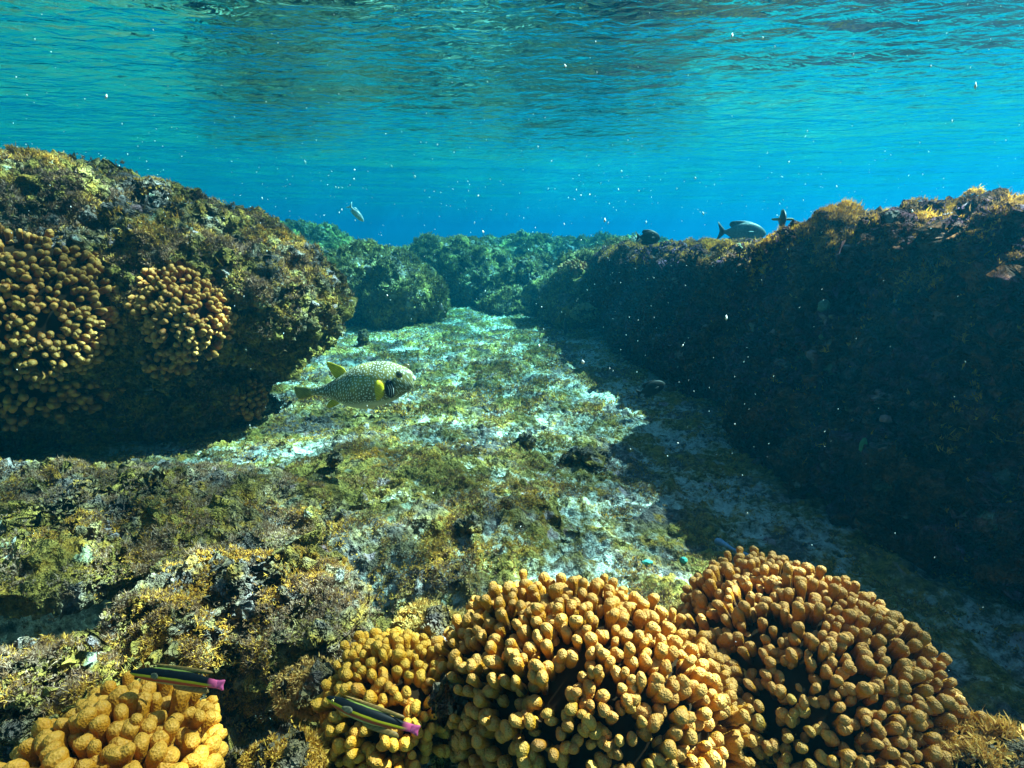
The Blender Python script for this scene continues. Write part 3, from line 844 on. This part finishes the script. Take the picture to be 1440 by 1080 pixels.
def wrasse(label, loc, rot, L, bend=1.2):
    root = empty('wrasse', loc, rot)
    tag(root, label, 'fish', 'striped wrasses')
    s = 1.0
    YZ = np.array([1, 0.80, 0.80, 0.80])
    prof = YZ * np.array([(0.070, 0.0, -0.001, 0.0), (0.066, 0.0035, -0.0045, 0.003), (0.056, 0.0070, -0.0085, 0.0060), (0.040, 0.0105, -0.0120, 0.0085), (0.015, 0.0125, -0.0140, 0.0098), (-0.012, 0.0118, -0.0130, 0.0088), (-0.036, 0.0092, -0.0098, 0.0065), (-0.052, 0.0072, -0.0075, 0.0045), (-0.062, 0.0066, -0.0068, 0.0025), (-0.066, 0.004, -0.004, 0.0)])
    fish_body('body', prof, M_wr, root, m=60, seg=32, bend=bend)
    fin('tail_fin', [(0.004, 0.0042), (-0.006, 0.0056), (-0.014, 0.0068), (-0.013, 0.0), (-0.014, -0.0068), (-0.006, -0.0056), (0.004, -0.0042)], M_pink, root, 0.0010, loc=(-0.062, bend * 0.0038, 0))
    fin('dorsal_fin', [(0.040, 0.0), (0.034, 0.0020), (0.0, 0.0030), (-0.035, 0.0028), (-0.050, 0.0020), (-0.046, -0.002), (0.0, -0.003)], M_wf, root, 0.0007, loc=(0, 0, 0.0115))
    fin('anal_fin', [(0.004, 0.002), (-0.018, 0.002), (-0.046, 0.003), (-0.050, -0.004), (-0.020, -0.0050), (0.0, -0.004)], M_wf, root, 0.0007, loc=(0, 0, -0.0115))
    for sd in (1, -1):
        fin('pectoral_fin', [(0.004, 0.002), (-0.008, 0.0055), (-0.014, 0.002), (-0.010, -0.003), (0.003, -0.002)], plain('clear_fin', (0.16, 0.14, 0.08), 0.4, 0.2, stripes=90), root, 0.0004, loc=(0.034, sd * 0.0092, -0.001), rot=(0, 0, -sd * R(20)))
    eye(root, 0.055, 0.0052, 0.0022, 0.0021, (0.5, 0.35, 0.05))
    root.scale = (L / 0.15,) * 3
    return root
wrasse('slender level swimming striped wrasse with a pink tail, just above the bottom left coral', at(250, 952, 0.74), (R(30), R(-2), R(172)), 0.138, 1.6)
wrasse('striped wrasse with a pink tail, tilted head up over the small yellow coral', at(518, 1005, 0.60), (R(36), R(-14), R(170)), 0.112, -2.6)

# dark reef fish --------------------------------------------------------------------
def reef_fish(label, loc, rot, L, mat, finm, forked=False, depth=1.0, name='reef_fish', group='dark fish by the reef', pect=0.0):
    root = empty(name, loc, rot)
    tag(root, label, 'fish', group)
    D = depth
    prof = np.array([(0.42, 0.0, -0.012, 0.0), (0.405, 0.035 * D, -0.05 * D, 0.022), (0.35, 0.115 * D, -0.12 * D, 0.05), (0.24, 0.20 * D, -0.20 * D, 0.075), (0.08, 0.25 * D, -0.25 * D, 0.085), (-0.10, 0.215 * D, -0.22 * D, 0.07), (-0.24, 0.12 * D, -0.125 * D, 0.04), (-0.33, 0.045, -0.045, 0.018), (-0.38, 0.035, -0.035, 0.008), (-0.39, 0.01, -0.01, 0.0)]) * L
    fish_body('body', prof, mat, root, m=40, seg=28)
    if forked:
        tl = [(0.0, 0.03), (-0.07, 0.11), (-0.155, 0.185), (-0.10, 0.0), (-0.155, -0.185), (-0.07, -0.11), (0.0, -0.03)]
    else:
        tl = [(0.0, 0.035), (-0.06, 0.10), (-0.12, 0.13), (-0.10, 0.0), (-0.12, -0.13), (-0.06, -0.10), (0.0, -0.035)]
    fin('tail_fin', [(x * L, z * L) for x, z in tl], finm, root, 0.006 * L, loc=(-0.36 * L, 0, 0))
    fin('dorsal_fin', [(x * L, z * L * D) for x, z in [(0.22, -0.02), (0.16, 0.06), (0.0, 0.10), (-0.18, 0.095), (-0.27, 0.06), (-0.28, -0.03), (-0.15, -0.09), (0.05, -0.05)]], finm, root, 0.005 * L, loc=(0, 0, 0.175 * L * D))
    fin('anal_fin', [(x * L, z * L * D) for x, z in [(0.10, 0.02), (0.0, -0.07), (-0.18, -0.085), (-0.27, -0.05), (-0.28, 0.04), (-0.12, 0.08)]], finm, root, 0.005 * L, loc=(0, 0, -0.185 * L * D))
    for s in (1, -1):
        fin('pectoral_fin', [(x * L * (1 + pect), z * L) for x, z in [(0.02, 0.03), (-0.08, 0.05), (-0.16, 0.03), (-0.13, -0.03), (0.01, -0.03)]], finm, root, 0.004 * L, loc=(0.18 * L, s * 0.078 * L, -0.02 * L), rot=(0, 0, -s * R(22 + 45 * pect)))
    eye(root, 0.33 * L, 0.047 * L, 0.045 * L, 0.016 * L, (0.2, 0.18, 0.1))
    return root
M_dark = plain('dark_fish_skin', (0.030, 0.026, 0.024), 0.5, 0.4)
M_darkf = plain('dark_fish_fin', (0.022, 0.020, 0.020), 0.5, 0.2, stripes=20)
M_grey = plain('grey_fish_skin', (0.11, 0.12, 0.12), 0.45, 0.35)
M_greyf = plain('grey_fish_fin', (0.06, 0.07, 0.07), 0.5, 0.2, stripes=20)
M_silv = plain('silver_fish_skin', (0.45, 0.50, 0.50), 0.25, 0.3, spec=0.8)
reef_fish('small dark rounded fish low over the ledge rim, left of the grey fish', at(913, 334, 4.6), (0, R(3), R(8)), 0.23, M_dark, M_darkf, depth=0.98)
reef_fish('larger grey forked tail fish hovering above the right ledge', at(1046, 327, 5.6), (0, R(2), R(-4)), 0.52, M_grey, M_greyf, forked=True, depth=0.78)
reef_fish('dark fish seen head on above the ledge corner with its fins spread', at(1100, 308, 3.6), (0, R(0), R(-100)), 0.18, M_dark, plain('yellowish_fin', (0.20, 0.20, 0.05), 0.5, 0.2), depth=1.2, pect=1.0)
reef_fish('dark fish with its tail up feeding at the foot of the far right shoulder', at(795, 458, 5.6), (R(0), R(78), R(80)), 0.25, M_dark, M_darkf, depth=0.75)
reef_fish('dark oval fish in the shade at the foot of the right ledge', at(917, 546, 3.1), (0, R(-18), R(10)), 0.19, M_dark, M_darkf, depth=0.85)
reef_fish('faint silvery fish diving head down in open water above the left boulder', at(502, 301, 6.0), (0, R(50), R(12)), 0.24, M_silv, M_silv, forked=True, depth=0.55, name='silver_fish', group=None)

# ------------------------------------------------------------------ small things on the bottom
def ground_at(px, py):
    o = Vector((0, 0, CAM_Z))
    p, n, i, d = SB.ray_cast(o, ray(px, py).normalized())
    return p
SB = BVHTree.FromPolygons(SV.tolist(), SF[(SV[SF[:, 0], 1] < 9) & (SV[SF[:, 0], 1] > 0.3) & (np.abs(SV[SF[:, 0], 0]) < 4)].tolist())

def pebble(name, label, cat, px, py, r, sc, mat, seed, bvh=None, group=None):
    r = r * (0.8 if bvh else 1)
    p = ground_at(px, py) if bvh is None else hit(bvh, px, py)[0]
    if p is None: return
    dv, df = ico(5 if r > 0.03 else 4)
    v = dv * np.array(sc) * r
    v = v * (1 + 0.45 * fbm(v / r, 1.6, 4, 0.65, off=seed) )[:, None]
    o = link(name, mesh_np(name, v, df), mat)
    o.location = p + Vector((0, 0, r * sc[2] * 0.5))
    tag(o, label, cat, group)
    return o
M_mint = plain('mint_sponge', (0.05, 0.26, 0.21), 0.9, 0.3)
M_pinkr = plain('pink_coralline', (0.24, 0.13, 0.13), 0.8, 0.3)
M_cyan = plain('pale_shell', (0.55, 0.66, 0.62), 0.6, 0.25)
pebble('sponge', 'small mint green sponge behind the large right coral', 'sponge', 961, 790, 0.012, (1, .8, .9), M_mint, 1)
pebble('sponge', 'pale turquoise sponge scrap in the middle of the near rubble', 'sponge', 910, 792, 0.014, (1.2, .6, .5), M_mint, 2)
pebble('stone', 'round pink stone at the foot of the right ledge', 'stone', 1060, 622, 0.020, (1, .9, .8), M_pinkr, 3)
pebble('stone', 'dark upright stone standing on the sunlit far channel floor', 'stone', 512, 483, 0.085, (.8, .8, 1.1), M_rock, 4)
pebble('stone', 'dark rounded lump of rubble in the middle of the sunlit floor', 'stone', 738, 628, 0.055, (1.2, .9, .8), M_rock, 5)
pebble('stone', 'crusted brown rubble lump on the sunlit floor near the shadow edge', 'stone', 820, 652, 0.075, (1.5, 1, .7), M_rock, 6)
pebble('stone', 'dark knobbly lump of rubble above the bottom centre coral', 'stone', 660, 745, 0.045, (1.4, 1, .7), M_rock, 7)
pebble('stone', 'small ridged stone just below the pufferfish', 'stone', 470, 652, 0.035, (1.1, .8, .8), M_rock, 8)
pebble('stone', 'pink crusted lump halfway up the dark right ledge', 'stone', 1245, 592, 0.022, (1, .9, .8), M_pinkr, 9, bvh=RB)
pebble('sponge', 'pale green sponge patch high on the dark right ledge', 'sponge', 1158, 435, 0.030, (1, .6, 1.1), plain('pale_green_sponge', (0.11, 0.17, 0.14), 0.7, 0.3), 10, bvh=RB)
pebble('sponge', 'small green sponge streak low on the dark right ledge', 'sponge', 1213, 632, 0.022, (.7, .6, 1.6), plain('green_sponge', (0.08, 0.20, 0.09), 0.7, 0.3), 11, bvh=RB)

# dead branch of blue sponge lying behind the large coral
def stick():
    a, b = ground_at(1003, 768), ground_at(1060, 792)
    n, sg = 26, 10
    t = np.linspace(0, 1, n)
    c = np.array(a)[None] * (1 - t[:, None]) + np.array(b)[None] * t[:, None]
    c[:, 2] = np.interp(t, [0, .5, 1], [a.z + .02, (a.z + b.z) / 2 + 0.022, b.z + 0.012]) + 0.004 * np.sin(t * 9)
    rad = np.interp(t, [0, 0.05, 0.15, 0.25, 0.5, 0.9, 1], [0, 0.011, 0.013, 0.008, 0.006, 0.005, 0])
    d = (np.array(b) - np.array(a)); d /= np.linalg.norm(d)
    s = np.cross(d, [0, 0, 1]); s /= np.linalg.norm(s); u = np.cross(s, d)
    th = np.linspace(0, 2 * math.pi, sg, endpoint=False)
    v = c[:, None] + rad[:, None, None] * (np.cos(th)[None, :, None] * s + np.sin(th)[None, :, None] * u)
    v = v.reshape(-1, 3) + 0.0
    v += 0.0018 * np.stack([noise3(v * 60), noise3(v * 60 + 9), noise3(v * 60 + 21)], 1)
    o = link('coral_stick', mesh_np('coral_stick', v, grid_faces(n, sg, True)), plain('blue_grey_stick', (0.16, 0.26, 0.42), 0.7, 0.3))
    tag(o, 'pale blue dead coral stick lying behind the large right coral', 'stick')
stick()

# pale bushy soft coral on the far shoulder, feathery pink tuft between the two near corals
def bush(name, label, cat, center, rad, n, col, w, seed, group=None):
    dv, df = ico(5)
    v = dv * np.array([1.25, 1.0, 0.7]) * rad * 0.8
    v = v * (1 + 0.55 * fbm(v / rad, 2.2, 4, 0.6, off=seed))[:, None]
    root = empty(name, center)
    tag(root, label, cat, group)
    link('core', mesh_np('core', v, df), M_rock if cat == 'algae' else M_core, root)
    turf('fronds', v, df, n, root, hmin=rad * 0.05, hmax=rad * 0.15, width=w, blades=6, patch=22., pal=np.array(col), up=0.1, seed=seed)
    return root
bush('soft_coral', 'pale green bushy soft coral on the dark far shoulder', 'coral', at(822, 440, 5.7), 0.13, 1500, [(0.42, 0.45, 0.26), (0.30, 0.34, 0.20), (0.5, 0.5, 0.32)], 0.006, 3)
bush('pink_algae', 'feathery purple pink algae tuft between the small yellow coral and the bottom centre coral', 'algae', at(632, 985, 0.77), 0.028, 1300, [(0.30, 0.14, 0.16), (0.42, 0.30, 0.33), (0.2, 0.1, 0.13)], 0.0007, 5)
bush('algae_clump', 'golden algae clump in the bottom right corner', 'algae', at(1400, 1085, 0.72), 0.075, 4200, [(0.46, 0.32, 0.06), (0.55, 0.40, 0.12), (0.30, 0.24, 0.06)], 0.0012, 6)
bush('algae_clump', 'bright yellow algae clump left of the small yellow coral', 'algae', at(440, 965, 0.86), 0.055, 3600, [(0.50, 0.36, 0.06), (0.44, 0.34, 0.12), (0.58, 0.42, 0.10)], 0.0010, 7)
bush('algae_clump', 'yellow green algae clump behind the small yellow coral', 'algae', at(600, 885, 0.97), 0.06, 3600, [(0.50, 0.38, 0.10), (0.36, 0.34, 0.12), (0.55, 0.42, 0.12)], 0.0011, 8)
bush('algae_clump', 'golden algae clump at the bottom edge below the upper wrasse', 'algae', at(400, 1075, 0.72), 0.05, 3000, [(0.50, 0.36, 0.06), (0.44, 0.34, 0.12)], 0.0010, 9)

# ------------------------------------------------------------------ specks drifting in the water
def specks(n=1100):
    r = np.random.default_rng(99)
    V, Fc, off = [], [], 0
    bv = np.array([(1, 0, 0), (-1, 0, 0), (0, 1, 0), (0, -1, 0), (0, 0, 1), (0, 0, -1)], float)
    bf = np.array([(0, 2, 4), (2, 1, 4), (1, 3, 4), (3, 0, 4), (2, 0, 5), (1, 2, 5), (3, 1, 5), (0, 3, 5)])
    while len(V) < n:
        y = r.uniform(0.7, 6.5); x = r.uniform(-1, 1) * y * 1.05; z = r.uniform(0.25, 1.7)
        if z < 1.0 and (x > 1.0 or x < -1.0): continue
        s = r.uniform(0.0004, 0.0012) * (0.6 + 0.45 * y) * (1 if r.random() > 0.06 else 2.2)
        d = np.array([1, r.uniform(.5, 1), r.uniform(1, 2.6)]) * s
        a = r.uniform(-0.5, 0.5)
        w = bv * d * (1 + r.normal(0, .2, bv.shape))
        w = np.stack([w[:, 0] * math.cos(a) - w[:, 2] * math.sin(a), w[:, 1], w[:, 0] * math.sin(a) + w[:, 2] * math.cos(a)], 1)
        V.append(w + [x, y, z]); Fc.append(bf + off); off += 6
    o = link('drifting_specks', mesh_np('drifting_specks', np.concatenate(V), np.concatenate(Fc)), plain('pale_speck', (0.85, 0.85, 0.82), 0.5))
    tag(o, 'tiny white specks drifting in the water', 'particles', kind='stuff')
specks()

# ------------------------------------------------------------------ the water surface seen from below
SURF_Z = 2.05
def surface():
    ys = np.concatenate([np.arange(-4, 1.5, 0.05), np.arange(1.5, 8, 0.022), 8 * np.exp(np.linspace(0, math.log(90 / 8), 160))[1:]])
    xh = np.concatenate([np.arange(0, 4, 0.028), 4 * np.exp(np.linspace(0, math.log(80 / 4), 130))[1:]])
    xs = np.concatenate([-xh[::-1], xh[1:]])
    X, Y = np.meshgrid(xs, ys, indexing='ij')
    p = np.stack([X.ravel(), Y.ravel(), np.zeros(X.size)], 1).astype(np.float32)
    q = p * np.array([0.75, 1.25, 1], np.float32)
    z = 0.040 * fbm(q, 0.55, 2, off=70.0) + 0.018 * fbm(q, 2.2, 2, off=75.0) + 0.0085 * fbm(q, 6.5, 2, 0.55, off=79.0)
    p[:, 2] = SURF_Z + z
    m, nt, b = mat_new('water_surface')
    nt.nodes.remove(b)
    tc = N(nt, 'ShaderNodeTexCoord').outputs['Object']
    mp = N(nt, 'ShaderNodeMapping'); mp.inputs['Scale'].default_value = (0.8, 1.2, 1)
    nt.links.new(tc, mp.inputs[0])
    bp = N(nt, 'ShaderNodeBump', i_Strength=0.8, i_Distance=0.02)
    nt.links.new(tnoise(nt, mp.outputs[0], 9, 3, 0.5, 0.6), bp.inputs['Height'])
    fr = N(nt, 'ShaderNodeFresnel', i_IOR=1.33)
    gl = N(nt, 'ShaderNodeBsdfGlossy', i_Roughness=0.02)
    gl.inputs['Color'].default_value = (0.72, 0.94, 1, 1)
    nt.links.new(bp.outputs[0], gl.inputs['Normal'])
    # caustic light painted into the transparency, standing in for waves focusing the sun
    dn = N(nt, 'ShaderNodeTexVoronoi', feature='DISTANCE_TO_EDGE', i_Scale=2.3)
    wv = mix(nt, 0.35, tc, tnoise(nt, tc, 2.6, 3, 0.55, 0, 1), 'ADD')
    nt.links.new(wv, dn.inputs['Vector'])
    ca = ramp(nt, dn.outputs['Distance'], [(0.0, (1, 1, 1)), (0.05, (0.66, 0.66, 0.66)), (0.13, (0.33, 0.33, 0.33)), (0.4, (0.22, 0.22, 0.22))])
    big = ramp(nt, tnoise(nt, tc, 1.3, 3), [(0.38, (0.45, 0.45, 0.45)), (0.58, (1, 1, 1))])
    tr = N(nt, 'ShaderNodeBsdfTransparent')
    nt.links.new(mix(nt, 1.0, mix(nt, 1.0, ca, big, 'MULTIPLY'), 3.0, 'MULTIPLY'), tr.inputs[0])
    ms = N(nt, 'ShaderNodeMixShader')
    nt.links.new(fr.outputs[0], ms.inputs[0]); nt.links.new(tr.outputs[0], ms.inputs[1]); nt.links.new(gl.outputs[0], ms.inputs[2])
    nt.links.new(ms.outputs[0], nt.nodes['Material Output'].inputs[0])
    f = grid_faces(len(xs), len(ys))
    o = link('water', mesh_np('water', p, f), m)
    n = o.data.polygons[len(o.data.polygons) // 2].normal
    if n.z < 0:
        o.data.flip_normals()
    tag(o, 'rippled underside of the water surface overhead', 'water', kind='structure')
surface()

# ------------------------------------------------------------------ the body of water, as an even haze
def haze():
    bm = bmesh.new()
    bmesh.ops.create_cube(bm, size=1)
    for v in bm.verts:
        v.co = Vector((v.co.x * 180, v.co.y * 110 + 48, (v.co.z + 0.5) * 6.2 - 3.9))
    me = bpy.data.meshes.new('haze'); bm.to_mesh(me); bm.free()
    m = bpy.data.materials.new('water_haze'); m.use_nodes = True
    nt = m.node_tree
    for n in list(nt.nodes):
        if n.type != 'OUTPUT_MATERIAL': nt.nodes.remove(n)
    pv = N(nt, 'ShaderNodeVolumePrincipled')
    pv.inputs['Color'].default_value = (0.001, 0.0285, 0.048, 1)
    pv.inputs['Absorption Color'].default_value = (0.015, 0.75, 0.86, 1)
    pv.inputs['Density'].default_value = 0.24
    pv.inputs['Anisotropy'].default_value = 0.5
    nt.links.new(pv.outputs[0], nt.nodes['Material Output'].inputs['Volume'])
    m.cycles.homogeneous_volume = True
    o = link('haze', me, m)
    tag(o, 'blue green water between the camera and the far reef', 'water haze', kind='stuff')
haze()
